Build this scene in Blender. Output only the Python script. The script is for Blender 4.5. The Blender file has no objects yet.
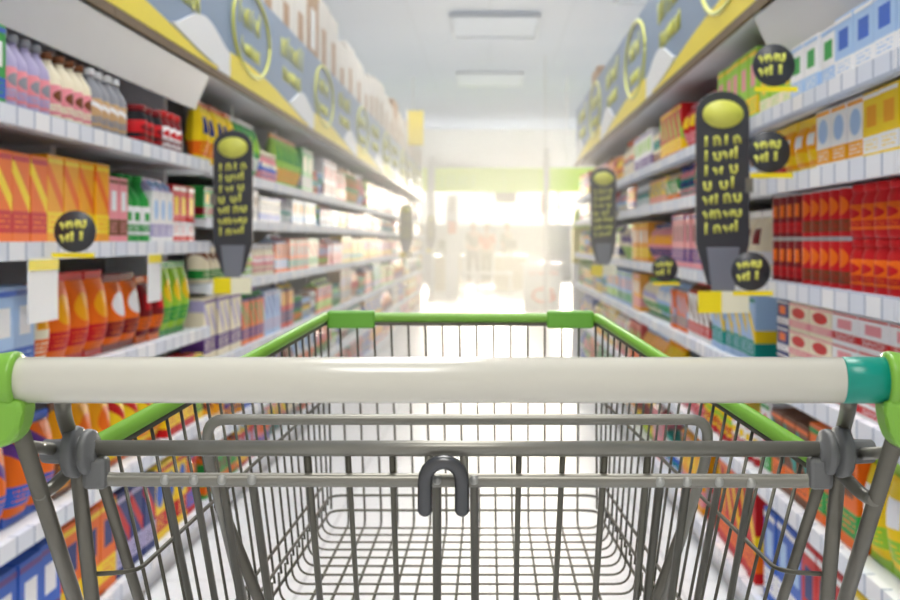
import bpy, bmesh, math, random
from mathutils import Vector, Matrix
R = random.Random(7)
S = bpy.context.scene
COL = S.collection
PI = math.pi
F = 1300.0; VX = 490.0; VY = 240.0; CH = 1.1          # focal length in pixels, vanishing point, eye height

def P(px, py, Y):
    return Vector(((px - VX) * Y / F, Y, CH - (py - VY) * Y / F))

# ------------------------------------------------------------------ materials
def lin(c):
    return tuple(((v / 255.0) / 12.92 if v / 255.0 <= .04045 else ((v / 255.0 + .055) / 1.055) ** 2.4) for v in c) + (1.0,)

MATS = {}
def mat(name, rgb, rough=.5, metal=0.0, noise=.0, nscale=30, coat=0.0, emit=None, bump=0.0, spec=.5):
    if name in MATS: return MATS[name]
    m = bpy.data.materials.new(name); m.use_nodes = True
    nt = m.node_tree; b = nt.nodes['Principled BSDF']
    c = lin(rgb)
    b.inputs['Base Color'].default_value = c
    b.inputs['Roughness'].default_value = rough; b.inputs['Metallic'].default_value = metal
    b.inputs['Coat Weight'].default_value = coat
    b.inputs['Specular IOR Level'].default_value = spec
    if noise or bump:
        tc = nt.nodes.new('ShaderNodeTexCoord'); n = nt.nodes.new('ShaderNodeTexNoise')
        n.inputs['Scale'].default_value = nscale
        nt.links.new(tc.outputs['Object'], n.inputs['Vector'])
        if noise:
            r = nt.nodes.new('ShaderNodeMix'); r.data_type = 'RGBA'
            r.inputs[6].default_value = tuple(v * (1 - noise) for v in c[:3]) + (1,)
            r.inputs[7].default_value = tuple(min(1, v * (1 + noise)) for v in c[:3]) + (1,)
            nt.links.new(n.outputs['Fac'], r.inputs[0]); nt.links.new(r.outputs[2], b.inputs['Base Color'])
        if bump:
            bp = nt.nodes.new('ShaderNodeBump'); bp.inputs['Strength'].default_value = bump
            nt.links.new(n.outputs['Fac'], bp.inputs['Height']); nt.links.new(bp.outputs['Normal'], b.inputs['Normal'])
    if emit:
        b.inputs['Emission Color'].default_value = lin(emit[0]); b.inputs['Emission Strength'].default_value = emit[1]
    MATS[name] = m
    return m

CN = dict(red=(206, 30, 36), maroon=(128, 22, 30), orange=(240, 112, 22), amber=(246, 168, 18), yellow=(250, 214, 30), cream=(246, 236, 208),
          white=(244, 244, 246), grey=(150, 152, 160), black=(34, 34, 38), brown=(120, 72, 42), green=(48, 160, 70), lime=(160, 212, 60), teal=(20, 150, 140),
          blue=(50, 100, 200), navy=(34, 52, 120), sky=(170, 202, 240), lavender=(184, 176, 214), pink=(236, 150, 160), purple=(98, 60, 140), tan=(206, 170, 126))

def layout(*c): return ('spot', 'square', 'slash')[sum(map(ord, ''.join(c))) % 3]
def printed(c1, c2, c3):
    """Printed packaging: ground colour, a band low down, a spot higher up and rows of small print, in the object's own box."""
    key = 'print_%s_%s_%s' % (c1, c2, c3)
    if key in MATS: return MATS[key]
    m = bpy.data.materials.new(key); m.use_nodes = True
    nt = m.node_tree; N = nt.nodes; L = nt.links; b = N['Principled BSDF']
    b.inputs['Roughness'].default_value = .5; b.inputs['Specular IOR Level'].default_value = .2
    tc = N.new('ShaderNodeTexCoord'); sp = N.new('ShaderNodeSeparateXYZ'); L.new(tc.outputs['Generated'], sp.inputs[0])
    def math_(op, a, bv=None):
        n = N.new('ShaderNodeMath'); n.operation = op
        for i, v in enumerate((a, bv)):
            if v is None: continue
            if isinstance(v, (int, float)): n.inputs[i].default_value = v
            else: L.new(v, n.inputs[i])
        return n.outputs[0]
    def mix(f, a, c):
        n = N.new('ShaderNodeMix'); n.data_type = 'RGBA'; L.new(f, n.inputs[0])
        for i, v in ((6, a), (7, c)):
            if isinstance(v, tuple): n.inputs[i].default_value = v
            else: L.new(v, n.inputs[i])
        return n.outputs[2]
    x, z = sp.outputs[0], sp.outputs[2]
    band = math_('LESS_THAN', math_('ABSOLUTE', math_('SUBTRACT', z, .24)), .12)
    dx = math_('SUBTRACT', x, .5); dz = math_('SUBTRACT', z, .64)
    el = math_('LESS_THAN', math_('ADD', math_('MULTIPLY', math_('MULTIPLY', dx, dx), 9.0), math_('MULTIPLY', math_('MULTIPLY', dz, dz), 26.0)), 1.0)
    rows = math_('GREATER_THAN', math_('SINE', math_('MULTIPLY', z, 110.0)), .35)
    inn = math_('MULTIPLY', math_('LESS_THAN', math_('ABSOLUTE', dx), .36), math_('LESS_THAN', math_('ABSOLUTE', math_('SUBTRACT', z, .24)), .07))
    nz = N.new('ShaderNodeTexNoise'); nz.inputs['Scale'].default_value = 14; L.new(tc.outputs['Generated'], nz.inputs['Vector'])
    txt = math_('MULTIPLY', math_('MULTIPLY', rows, inn), math_('GREATER_THAN', nz.outputs['Fac'], .46))
    st_ = layout(c1, c2, c3)
    if st_ == 'square': el = math_('MULTIPLY', math_('LESS_THAN', math_('ABSOLUTE', dx), .27), math_('LESS_THAN', math_('ABSOLUTE', dz), .15))
    elif st_ == 'slash': el = math_('LESS_THAN', math_('ABSOLUTE', math_('ADD', dz, math_('MULTIPLY', dx, .45))), .09)
    c = mix(band, lin(CN[c1]), lin(CN[c2])); c = mix(el, c, lin(CN[c3])); c = mix(txt, c, lin(CN[c1]))
    L.new(c, b.inputs['Base Color'])
    MATS[key] = m
    return m
def plain(c): return mat('plain_' + c, CN[c], .45, spec=.25)

M_metal = mat('cart_metal', (136, 133, 123), .34, .5, .10, 60)
M_leg = mat('cart_leg', (112, 108, 97), .36, .5, .10, 60)
M_weld = mat('weld', (176, 175, 168), .4, .4)
M_wire = mat('cart_wire', (98, 95, 84), .38, .6, .10, 60)
M_handle = mat('handle_plastic', (217, 212, 196), .22, 0, .015, 8, .3)
M_teal = mat('teal_plastic', (0, 142, 122), .3)
M_green = mat('green_plastic', (128, 182, 62), .34, 0, .03, 20)
M_clip = mat('green_sleeve', (112, 178, 60), .4, 0, .03, 20)
M_clamp = mat('grey_plastic', (108, 108, 107), .42, 0, .06, 40)
M_hook = mat('dark_hook', (92, 92, 93), .25, .6)
M_rubber = mat('rubber', (60, 60, 62), .7)
M_shelf = mat('shelf_enamel', (232, 234, 238), .6, 0, .03, 6, spec=.2)
M_back = mat('rack_back', (120, 120, 124), .6, 0, .08, 10)
M_strip = None
M_fascia = mat('canopy_enamel', (206, 210, 216), .45, 0, .04, 4)
M_brown = mat('brown_trim', (104, 80, 44), .5, 0, .1, 10)
M_yellow = mat('sign_yellow', (250, 228, 20), .45)
M_slate = mat('sign_slate', (126, 150, 180), .45, 0, .06, 3)
M_white = mat('sign_white', (242, 244, 246), .45)
M_lime = mat('lime_sign', (186, 218, 60), .5)
M_limeglow = mat('backlit_lime', (186, 218, 60), .5, emit=((200, 232, 90), .55))  # lime panel given its own glow to offset its dark face
M_script = mat('sign_script', (214, 216, 96), .45)
M_blade = mat('blade_charcoal', (58, 60, 66), .45)
M_bladegrey = mat('blade_grey', (120, 124, 136), .4)
M_carton = mat('plain_carton', (226, 222, 216), .7, 0, .05, 8)
M_kraft = mat('kraft_carton', (176, 138, 100), .75, 0, .08, 8)
M_tape = mat('carton_tape', (216, 206, 188), .3)

def price_mat():
    m = bpy.data.materials.new('price_strip'); m.use_nodes = True
    nt = m.node_tree; N = nt.nodes; L = nt.links; b = N['Principled BSDF']; b.inputs['Roughness'].default_value = .7; b.inputs['Specular IOR Level'].default_value = .15
    tc = N.new('ShaderNodeTexCoord'); br = N.new('ShaderNodeTexBrick'); mp = N.new('ShaderNodeMapping')
    mp.inputs['Rotation'].default_value = (PI / 2, 0, 0)
    L.new(tc.outputs['Object'], mp.inputs['Vector']); L.new(mp.outputs[0], br.inputs['Vector'])
    br.inputs['Color1'].default_value = lin((246, 246, 248)); br.inputs['Color2'].default_value = lin((222, 228, 240)); br.inputs['Mortar'].default_value = lin((176, 186, 204))
    br.inputs['Scale'].default_value = 1; br.inputs['Brick Width'].default_value = .11; br.inputs['Row Height'].default_value = .2; br.inputs['Mortar Size'].default_value = .006
    L.new(br.outputs['Color'], b.inputs['Base Color'])
    return m
M_strip = price_mat()

# ------------------------------------------------------------------ mesh helpers
def box(bm, x0, x1, y0, y1, z0, z1, bev=0.0, mi=0):
    t = bmesh.new()
    vs = [t.verts.new((x, y, z)) for x in (x0, x1) for y in (y0, y1) for z in (z0, z1)]
    for f in ((0, 1, 3, 2), (4, 6, 7, 5), (0, 4, 5, 1), (2, 3, 7, 6), (0, 2, 6, 4), (1, 5, 7, 3)):
        t.faces.new([vs[i] for i in f])
    bmesh.ops.recalc_face_normals(t, faces=t.faces[:])
    if bev: bmesh.ops.bevel(t, geom=t.edges[:], offset=bev, segments=2, affect='EDGES', profile=.5)
    merge(bm, t, mi)
def merge(bm, t, mi=0, mx=None):
    if mx is not None: t.transform(mx)
    mp = {v: bm.verts.new(v.co) for v in t.verts}
    for f in t.faces:
        try: g = bm.faces.new([mp[v] for v in f.verts])
        except ValueError: continue
        g.material_index = mi if mi is not None else f.material_index; g.smooth = f.smooth
    t.free()
def fillet(pts, r, n=5):
    pts = [Vector(p) for p in pts]; out = [pts[0]]
    for i in range(1, len(pts) - 1):
        a, b, c = pts[i - 1], pts[i], pts[i + 1]
        u, v = (a - b), (c - b)
        d = min(r, u.length * .48, v.length * .48)
        p, q = b + u.normalized() * d, b + v.normalized() * d
        for k in range(n + 1):
            t = k / n
            out.append(p * (1 - t) ** 2 + b * 2 * t * (1 - t) + q * t * t)
    out.append(pts[-1])
    return out
def tube(bm, pts, r, seg=10, mi=0, dome=False):
    pts = [Vector(p) for p in pts]; n = len(pts)
    rs = r if isinstance(r, (list, tuple)) else [r] * n
    tg = []
    for i in range(n):
        d = pts[min(i + 1, n - 1)] - pts[max(i - 1, 0)]
        tg.append(d.normalized())
    up = Vector((0, 0, 1)) if abs(tg[0].z) < .9 else Vector((1, 0, 0))
    nx = tg[0].cross(up).normalized(); rings = []
    for i in range(n):
        nx = (nx - tg[i] * nx.dot(tg[i])).normalized(); ny = tg[i].cross(nx)
        rings.append([bm.verts.new(pts[i] + (nx * math.cos(2 * PI * k / seg) + ny * math.sin(2 * PI * k / seg)) * rs[i]) for k in range(seg)])
    for i in range(n - 1):
        for k in range(seg):
            f = bm.faces.new((rings[i][k], rings[i][(k + 1) % seg], rings[i + 1][(k + 1) % seg], rings[i + 1][k]))
            f.smooth = True; f.material_index = mi
    for rg, rev in ((rings[0], True), (rings[-1], False)):
        f = bm.faces.new(rg[::-1] if rev else rg); f.material_index = mi
def lathe(bm, prof, seg=20, mx=None, mi=0, smooth=True):
    """prof: (radius, z) pairs bottom to top, spun about z."""
    t = bmesh.new(); rings = []
    for r, z in prof:
        rings.append([t.verts.new((r * math.cos(2 * PI * k / seg), r * math.sin(2 * PI * k / seg), z)) for k in range(seg)])
    for i in range(len(prof) - 1):
        for k in range(seg):
            f = t.faces.new((rings[i][k], rings[i][(k + 1) % seg], rings[i + 1][(k + 1) % seg], rings[i + 1][k])); f.smooth = smooth
    t.faces.new(rings[0][::-1]); t.faces.new(rings[-1])
    merge(bm, t, mi, mx)
def prism(bm, poly, axis, a0, a1, bev=0.0, mi=0):
    """poly in the two remaining axes, extruded along axis ('x','y','z') from a0 to a1."""
    t = bmesh.new()
    def put(u, v, a): return {'x': (a, u, v), 'y': (u, a, v), 'z': (u, v, a)}[axis]
    A = [t.verts.new(put(u, v, a0)) for u, v in poly]; B = [t.verts.new(put(u, v, a1)) for u, v in poly]
    t.faces.new(A); t.faces.new(B[::-1]); n = len(poly)
    for i in range(n): t.faces.new((A[i], B[i], B[(i + 1) % n], A[(i + 1) % n]))
    bmesh.ops.recalc_face_normals(t, faces=t.faces[:])
    if bev: bmesh.ops.bevel(t, geom=t.edges[:], offset=bev, segments=2, affect='EDGES', profile=.5)
    merge(bm, t, mi)
def obj(name, bm, m, parent=None, loc=None):
    me = bpy.data.meshes.new(name); bmesh.ops.recalc_face_normals(bm, faces=bm.faces[:]) if False else None
    bm.to_mesh(me); bm.free()
    for k in (m if isinstance(m, (list, tuple)) else [m]): me.materials.append(k)
    o = bpy.data.objects.new(name, me); COL.objects.link(o)
    if parent: o.parent = parent
    if loc is not None: o.location = loc
    return o
def tag(o, label=None, cat=None, group=None, kind=None):
    if label: o['label'] = label
    if cat: o['category'] = cat
    if group: o['group'] = group
    if kind: o['kind'] = kind
    return o
def empty(name, loc, label, cat, group=None, rz=0):
    o = bpy.data.objects.new(name, None); o.empty_display_size = .05; COL.objects.link(o)
    o.location = loc; o.rotation_euler = (0, 0, rz)
    return tag(o, label, cat, group)
def T(name, pts, r, m, parent, seg=10, fr=0):
    bm = bmesh.new(); tube(bm, fillet(pts, fr) if fr else pts, r, seg)
    return obj(name, bm, m, parent)
def B(name, x0, x1, y0, y1, z0, z1, m, parent=None, bev=0.0):
    bm = bmesh.new(); box(bm, x0, x1, y0, y1, z0, z1, bev); return obj(name, bm, m, parent)
def copy_tree(o, parent=None):
    c = o.copy(); COL.objects.link(c); c.parent = parent
    for ch in o.children: copy_tree(ch, c)
    return c
ORD = ['first', 'second', 'third', 'fourth', 'fifth', 'sixth', 'seventh', 'eighth', 'ninth', 'tenth', 'eleventh', 'twelfth', 'thirteenth', 'fourteenth', 'fifteenth', 'sixteenth',
       'seventeenth', 'eighteenth', 'nineteenth', 'twentieth']

# ------------------------------------------------------------------ camera
cd = bpy.data.cameras.new('camera'); cam = bpy.data.objects.new('camera', cd); COL.objects.link(cam)
cd.sensor_width = 36; cd.lens = F / 900 * 36
cd.shift_x = (450 - VX) / 900; cd.shift_y = -(300 - VY) / 900
cam.location = (0, 0, CH); cam.rotation_euler = (PI / 2, 0, 0)
cd.clip_start = .05; cd.clip_end = 200
cd.dof.use_dof = True; cd.dof.focus_distance = 1.0; cd.dof.aperture_fstop = 12.0
S.camera = cam

# ------------------------------------------------------------------ shopping cart
cart = empty('shopping_cart', (-.03, 1.3, 0), 'grey wire shopping cart with white push handle and green rim, seen from behind', 'shopping cart')
CART = Vector(cart.location)
def cart_part(o):
    return o
class _C:  # children keep scene coordinates through an offset mesh
    pass
def cobj(name, bm, m, par=None):
    bm.transform(Matrix.Translation(-CART)); return obj(name, bm, m, par or cart)
def CT(name, pts, r, m=M_wire, seg=8, fr=0, par=None):
    bm = bmesh.new(); tube(bm, fillet(pts, fr) if fr else pts, r, seg); return cobj(name, bm, m, par)
RX = Matrix.Rotation(PI / 2, 4, 'Y')
def xlathe(bm, prof, c, seg=24):  # prof (radius, offset along +x)
    lathe(bm, prof, seg, Matrix.Translation(c) @ RX)

# handle
hy, hz, hr = .78, P(0, 380, .78).z, .0138
hx0, hx1 = P(6, 380, hy).x, P(896, 380, hy).x; tx = P(848, 380, .767).x
bm = bmesh.new(); xlathe(bm, [(hr - .001, 0), (hr, .001), (hr, tx - hx0 - .0003), (hr - .0006, tx - hx0)], (hx0, hy, hz), 40)
grip = cobj('handle_grip', bm, M_handle)
bm = bmesh.new(); xlathe(bm, [(hr - .0004, 0), (hr + .0002, .0006), (hr + .0002, hx1 - tx)], (tx, hy, hz), 40)
band = cobj('grip_band', bm, M_teal, grip); band['label'] = 'teal band'
for sgn, edge, pix in ((-1, 20, [(-26, 395), (30, 398), (31, 410), (27, 428), (19, 440), (8, 446), (-8, 445), (-24, 432)]),
                       (1, 884, [(930, 395), (879, 398), (879, 412), (883, 430), (889, 442), (898, 448), (912, 446), (928, 432)])):
    bm = bmesh.new(); ex = P(edge, 380, hy).x
    prof = [(hr + .0002, 0), (hr + .0030, .0006), (hr + .0036, .003), (hr + .0030, .007), (hr + .0022, .012), (hr + .002, .040), (hr - .002, .044)]
    if sgn < 0: lathe(bm, prof, 32, Matrix.Translation((ex, hy, hz)) @ Matrix.Rotation(-PI / 2, 4, 'Y'))
    else: xlathe(bm, prof, (ex, hy, hz), 32)
    poly = [(P(a, b, hy).x, P(a, b, hy).z) for a, b in pix]
    prism(bm, poly, 'y', hy - .013, hy + .012, .004)
    cobj('handle_bracket', bm, M_green)
# posts behind the handle, legs, links, hinge clamps
def ext(a, b, z): return a + (b - a) * ((z - a.z) / (b.z - a.z))
postL = [P(62, 388, .80), P(63, 415, .852), P(75, 447, .885), P(92, 600, .905)]
postR = [P(850, 388, .80), P(848, 412, .852), P(842, 432, .885), P(827, 600, .905)]
for p in (postL, postR):
    CT('support_post', p[:3] + [ext(p[2], p[3], .725)], .0053, M_leg, 12, .03)
legL = [P(20, 430, .795), P(75, 600, .95)]; legR = [P(895, 438, .795), P(845, 600, .95)]
for a, b in (legL, legR):
    s = -1 if b.x < 0 else 1
    CT('leg_tube', [a, b, Vector((b.x, 1.03, .74)), Vector((b.x - s * .01, 1.10, .17)), Vector((-.03 + s * .17, 1.68, .15))], .0057, M_leg, 12, .07)
for a, b, c, d, e in (((22, 446, .812), (52, 449, .865), (39, 494, .842), (50, 490, .865), (74, 466, .885)), ((895, 452, .812), (862, 454, .865), (875, 500, .842), (862, 495, .865), (838, 470, .885))):
    CT('link_rod', [P(*a), P(*b)], .0042, M_metal, 10)
    CT('link_rod', [P(*c), P(*d), P(*e)], .0046, M_metal, 10, .012)
for s, cx in ((1, 82), (-1, 834)):
    bm = bmesh.new(); c = P(cx, 452, .868)
    pr = [(.0072, -.027), (.0080, -.026), (.0086, -.010), (.0120, -.0095), (.0168, -.0085), (.0176, -.006), (.0176, -.003), (.0160, -.0012), (.0115, -.001), (.0115, .002), (.0150, .0022), (.0156, .0035), (.0156, .0065), (.0140, .008), (.0080, .0085), (.0072, .0105), (.0056, .011)]
    if s < 0: lathe(bm, pr, 12, Matrix.Translation(c) @ Matrix.Rotation(.12, 4, 'Z') @ Matrix.Rotation(-PI / 2, 4, 'Y'))
    else: lathe(bm, pr, 12, Matrix.Translation(c) @ Matrix.Rotation(-.12, 4, 'Z') @ RX)
    e = P(cx + s * 14, 478, .868); box(bm, e.x - .008, e.x + .008, e.y - .006, e.y + .008, e.z - .007, e.z + .014, .003)
    cobj('hinge_clamp', bm, M_clamp)
# rear bars and swinging gate
CT('hinge_bar', [P(84, 448, .868), P(834, 449, .868)], .0053, M_metal, 14)
CT('gate_bar', [P(96, 477, .87), P(112, 479.5, .87), P(806, 481, .87), P(822, 479, .87)], .0047, M_metal, 14, .01)
for x0, y0, x1, r, w in ((165, 479, 190, .0030, 1), (194, 479, 215, .0030, 1), (222, 479, 241, .0037, 1), (252, 479, 269, .0036, 1), (307, 452, 320, .0028, 0), (348, 452, 357, .0022, 0),
                         (392, 452, 397, .0024, 0), (437, 479, 437, .0036, 1), (474, 479, 475, .0034, 1), (519, 452, 516, .0024, 0), (563, 452, 555, .0024, 0), (605, 452, 595, .0027, 0),
                         (648, 455, 636, .0028, 0), (660, 481, 647, .0036, 1), (687, 481, 671, .0036, 1), (719, 481, 697, .0030, 1), (751, 482, 730, .0030, 1)):
    a = P(x0, y0, .872); b = P(x1, 600, .945)
    if not w: a = P(x0, y0, .872 if y0 > 470 else .869)
    mid = P(x0 + (x1 - x0) * (482 - y0) / (600 - y0), 482, .876)
    pts = [a, mid, ext(mid, b, .738)]
    bm = bmesh.new(); tube(bm, pts, r * .86, 10)
    if w:
        t = bmesh.new(); bmesh.ops.create_uvsphere(t, u_segments=12, v_segments=8, radius=.0034)
        for f in t.faces: f.smooth = True
        merge(bm, t, 1, Matrix.Translation(P(x0, y0 + 1, .8665)))
    cobj('gate_wire', bm, [M_wire, M_weld])
for a, b in (((98, 466, .872), (139, 600, .965)), ((821, 480, .872), (782, 600, .98))):
    a, b = P(*a), P(*b); CT('gate_stile', [a, ext(a, b, .735)], .0040, M_leg, 12)
gb = ext(P(252, 482, .876), P(269, 600, .945), .738)
CT('gate_sill', [Vector((-.225, gb.y + .01, .737)), Vector((.175, gb.y + .01, .737))], .004, M_metal, 12)
# bag hook with its two stems
h = .858
arc = [P(425, 511, h), P(425, 484, h)] + [P(443.5 - 18.5 * math.cos(t), 481 - 19 * math.sin(t), h - .002) for t in [k * PI / 10 for k in range(1, 10)]] + [P(462, 484, h), P(462, 511, h)]
bm = bmesh.new(); arc = [arc[0] - Vector((0, 0, .0035)), arc[0] - Vector((0, 0, .0022))] + arc + [arc[-1] - Vector((0, 0, .0022)), arc[-1] - Vector((0, 0, .0035))]
tube(bm, arc, [.0018, .0038] + [.0049] * (len(arc) - 4) + [.0038, .0018], 16); hook = cobj('bag_hook', bm, M_hook)
for px in (429, 464): CT('hook_stem', [P(px, 450, .868), P(px, 478, .868)], .0030, M_metal, 10, par=hook)
# child seat back
sr = .0042
CT('seat_frame', [P(243, 600, 1.118), P(208, 455, .985), P(207.5, 419.5, .98), P(709, 419.5, .98), P(706, 460, .985), P(662, 600, 1.118)], sr, M_metal, 12, .022)
for a, b in (((220, 505, 1.031), (259, 600, 1.12)), ((692, 505, 1.028), (656, 600, 1.12))):
    a, b = P(*a), P(*b); CT('seat_brace', [a, b, ext(a, b, .76)], .0050, M_leg, 12)
# basket
YN, YF, ZB = .90, 1.73, .73
aL, bL, aR, bR = P(104, 440, YN), P(325, 317, YF), P(814, 457, YN), P(598, 318, YF)
def rim(s, Y):
    t = (Y - YN) / (YF - YN); return (aL.lerp(bL, t) if s < 0 else aR.lerp(bR, t))
def botx(s, Y):
    t = (Y - YN) / (YF - YN); return (-.218 + .008 * t) if s < 0 else (.166 - .024 * t)
def wall(s, Y, Z):
    p = rim(s, Y); t = (p.z - Z) / (p.z - ZB); return Vector((p.x + (botx(s, Y) - p.x) * t, Y, Z))
CT('basket_rim', [rim(-1, .882), bL, bR, rim(1, .882)], [.0072] * 99, M_green, 14, 0) if False else None
bm = bmesh.new(); pts = fillet([rim(-1, .882), bL, bR, rim(1, .882)], .010, 4); tube(bm, pts, .0063, 14); cobj('basket_rim', bm, M_green)
dz = Vector((0, 0, -.0085))
CT('rim_wire', [rim(-1, .882) + dz, bL + dz, bR + dz, rim(1, .882) + dz], .0026, M_wire, 8, .012)
for (a, b) in ((327, 374.5), (547, 594)):
    p, q = P(a, 311, YF - .008), P(b, 328.5, YF - .008)
    bm = bmesh.new(); box(bm, p.x, q.x, YF - .0085, YF + .009, q.z, p.z, .003); cobj('corner_sleeve', bm, M_clip)
for s in (-1, 1):
    Y = .925
    while Y < 1.72:
        p = rim(s, Y); w = wall(s, Y, ZB + .03)
        CT('side_wire', [p + dz, wall(s, Y, ZB + .024)], .0014, M_wire, 6)
        Y += .0385
for i in range(-1, 16):
    px = 339.6 + 17.1 * i if 0 <= i <= 14 else (328 if i < 0 else 595.5)
    a = P(px, 320, YF); fx = (346 + 16.65 * i - VX) * 1.66 / F
    if i in (-1, 15):
        s = -1 if i < 0 else 1
        pts = [a, Vector((botx(s, 1.69) - s * .004, 1.69, ZB + .02))]
    else:
        pts = [a, Vector((fx, 1.695, ZB)), Vector((fx, .99, ZB))]
    CT('front_wire', pts, .0016, M_wire, 6, .016)
k = 0
Y = .925 + 19 * .0385
while Y > .97:
    l, r_ = botx(-1, Y), botx(1, Y)
    CT('floor_wire', [Vector((l + .001, Y, ZB + .035)), Vector((l + .003, Y, ZB + .003)), Vector((r_ - .003, Y, ZB + .003)), Vector((r_ - .001, Y, ZB + .035))], .0013, M_wire, 6, .018)
    Y -= .0385
for zf, zn in ((.892, .868), (.786, .78), (.767, .765), (.748, .748)):
    yf = YF - (1 - (zf - ZB) / (.998 - ZB)) * .035 - .004
    L0, L1, R1, R0 = wall(-1, .91, zn), wall(-1, yf, zf), wall(1, yf, zf), wall(1, .91, zn)
    if zf < .77: L1.x += .004; R1.x -= .004
    q0, q1 = ext(postL[2], postL[3], zn), ext(postR[2], postR[3], zn)
    CT('belt_wire', [q0, L0, L1, R1, R0, q1], .0017, M_wire, 8, .022)
# chassis and casters
for s in (-1, 1):
    CT('chassis_strut', [Vector((-.03 + s * .175, 1.5, .16)), Vector((-.03 + s * .15, 1.3, .45)), Vector((-.03 + s * .15, 1.25, .726))], .0066, M_metal, 10, .06)
CT('chassis_crossbar', [Vector((-.2, 1.66, .15)), Vector((.14, 1.66, .15))], .0066, M_metal, 10)
for x, y in ((-.29, 1.14), (.245, 1.14), (-.19, 1.6), (.13, 1.6)):
    bm = bmesh.new()
    for s in (-1, 1): box(bm, x + s * .016 - .002, x + s * .016 + .002, y - .014, y + .014, .045, .125, .001)
    box(bm, x - .018, x + .018, y - .014, y + .014, .121, .127, .001); tube(bm, [(x, y, .125), (x, y, .165)], .007, 10)
    fork = cobj('caster_fork', bm, M_metal)
    bm = bmesh.new(); lathe(bm, [(.008, -.012), (.040, -.011), (.0495, -.008), (.0495, .008), (.040, .011), (.008, .012)], 24, Matrix.Translation((x, y, .05)) @ RX); cobj('caster_wheel', bm, M_rubber, fork)

# ------------------------------------------------------------------ setting
def floor_mat():
    m = bpy.data.materials.new('floor_tiles'); m.use_nodes = True
    nt = m.node_tree; N = nt.nodes; L = nt.links; b = N['Principled BSDF']; b.inputs['Roughness'].default_value = .42
    tc = N.new('ShaderNodeTexCoord'); br = N.new('ShaderNodeTexBrick'); L.new(tc.outputs['Object'], br.inputs['Vector'])
    br.offset = 0; br.inputs['Scale'].default_value = 1; br.inputs['Brick Width'].default_value = .6; br.inputs['Row Height'].default_value = .6; br.inputs['Mortar Size'].default_value = .004
    br.inputs['Color1'].default_value = lin((238, 238, 240)); br.inputs['Color2'].default_value = lin((232, 233, 236)); br.inputs['Mortar'].default_value = lin((196, 196, 200))
    L.new(br.outputs['Color'], b.inputs['Base Color'])
    return m
def st(name, *a, m=None):
    return tag(B(name, *a, m), kind='structure')
st('floor', -8, 8, -4, 42, -.1, 0, m=floor_mat())
CZ = 4.5
def ceil_mat():
    m = bpy.data.materials.new('ceiling_panels'); m.use_nodes = True
    nt = m.node_tree; N = nt.nodes; L = nt.links; b = N['Principled BSDF']; b.inputs['Roughness'].default_value = .8
    tc = N.new('ShaderNodeTexCoord'); br = N.new('ShaderNodeTexBrick'); L.new(tc.outputs['Object'], br.inputs['Vector'])
    br.offset = 0; br.inputs['Scale'].default_value = 1; br.inputs['Brick Width'].default_value = 1.2; br.inputs['Row Height'].default_value = 1.2; br.inputs['Mortar Size'].default_value = .01
    br.inputs['Color1'].default_value = lin((178, 192, 214)); br.inputs['Color2'].default_value = lin((174, 189, 212)); br.inputs['Mortar'].default_value = lin((164, 178, 200))
    L.new(br.outputs['Color'], b.inputs['Base Color'])
    return m
st('ceiling', -8, 8, -4, 42, CZ, CZ + .1, m=ceil_mat())
M_wall = mat('wall_paint', (236, 238, 238), .7, 0, .02, 3)
st('wall_left', -8.1, -8, -4, 42, 0, CZ, m=M_wall); st('wall_right', 8, 8.1, -4, 42, 0, CZ, m=M_wall)
# end wall; glowing window panes are added to brighten the far end
bm = bmesh.new()
for a in ((-8, 8, 40, 40.2, 2.7, CZ), (-8, -4.2, 40, 40.2, 0, 2.7), (4.2, 8, 40, 40.2, 0, 2.7)): box(bm, *a)
tag(obj('wall_far', bm, M_wall), kind='structure')
M_paneglow = mat('daylit_glass', (255, 255, 255), .1, emit=((255, 243, 222), 1.2))
M_frame = mat('window_frame', (236, 236, 232), .4)
for i in range(4):
    x0 = -4.2 + i * 2.1
    bm = bmesh.new()
    for a in ((x0, x0 + .06, 40, 40.12, 0, 2.7), (x0 + 2.04, x0 + 2.1, 40, 40.12, 0, 2.7), (x0, x0 + 2.1, 40, 40.12, 2.62, 2.7), (x0, x0 + 2.1, 40, 40.12, 0, .1), (x0, x0 + 2.1, 40, 40.12, 2.05, 2.11)): box(bm, *a)
    w = tag(obj('window_%d' % (i + 1), bm, M_frame), kind='structure')
    B('window_pane', x0 + .06, x0 + 2.04, 40.05, 40.07, .1, 2.62, M_paneglow, w)

# ------------------------------------------------------------------ ceiling lights
def lum(name, rgb, e): return mat(name, (255, 255, 255), .5, emit=(rgb, e))
LE = [lum('lamp_near', (255, 253, 248), 9.5), lum('lamp_mid', (255, 246, 230), 15.0), mat('lamp_far', (190, 202, 218), .9, spec=.05, emit=((255, 252, 246), .13)), lum('lamp_bright', (250, 250, 255), 4)]
def ceiling_light(x, y, w, l, m, label):
    e = empty('ceiling_light', (x, y, CZ), label, 'ceiling light', 'ceiling light panels over the aisle')
    bm = bmesh.new()
    for a in ((-w / 2 - .04, -w / 2, -l / 2, l / 2), (w / 2, w / 2 + .04, -l / 2, l / 2), (-w / 2 - .04, w / 2 + .04, -l / 2 - .04, -l / 2), (-w / 2 - .04, w / 2 + .04, l / 2, l / 2 + .04)): box(bm, *a, -.05, -.001)
    obj('light_frame', bm, mat('light_frame_enamel', (204, 212, 224), .9, spec=.05), e)
    B('light_diffuser', -w / 2, w / 2, -l / 2, l / 2, -.03, -.002, m, e)
for i, (x, y) in enumerate(((-.1, -1.5), (-.1, 2.5), (-.1, 6.5), (-.1, 11))):
    ceiling_light(x, y, 1.3, 2.0, LE[0], 'white ceiling light panel over the aisle above the shelves, %s counted from the cart' % ORD[i])
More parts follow.
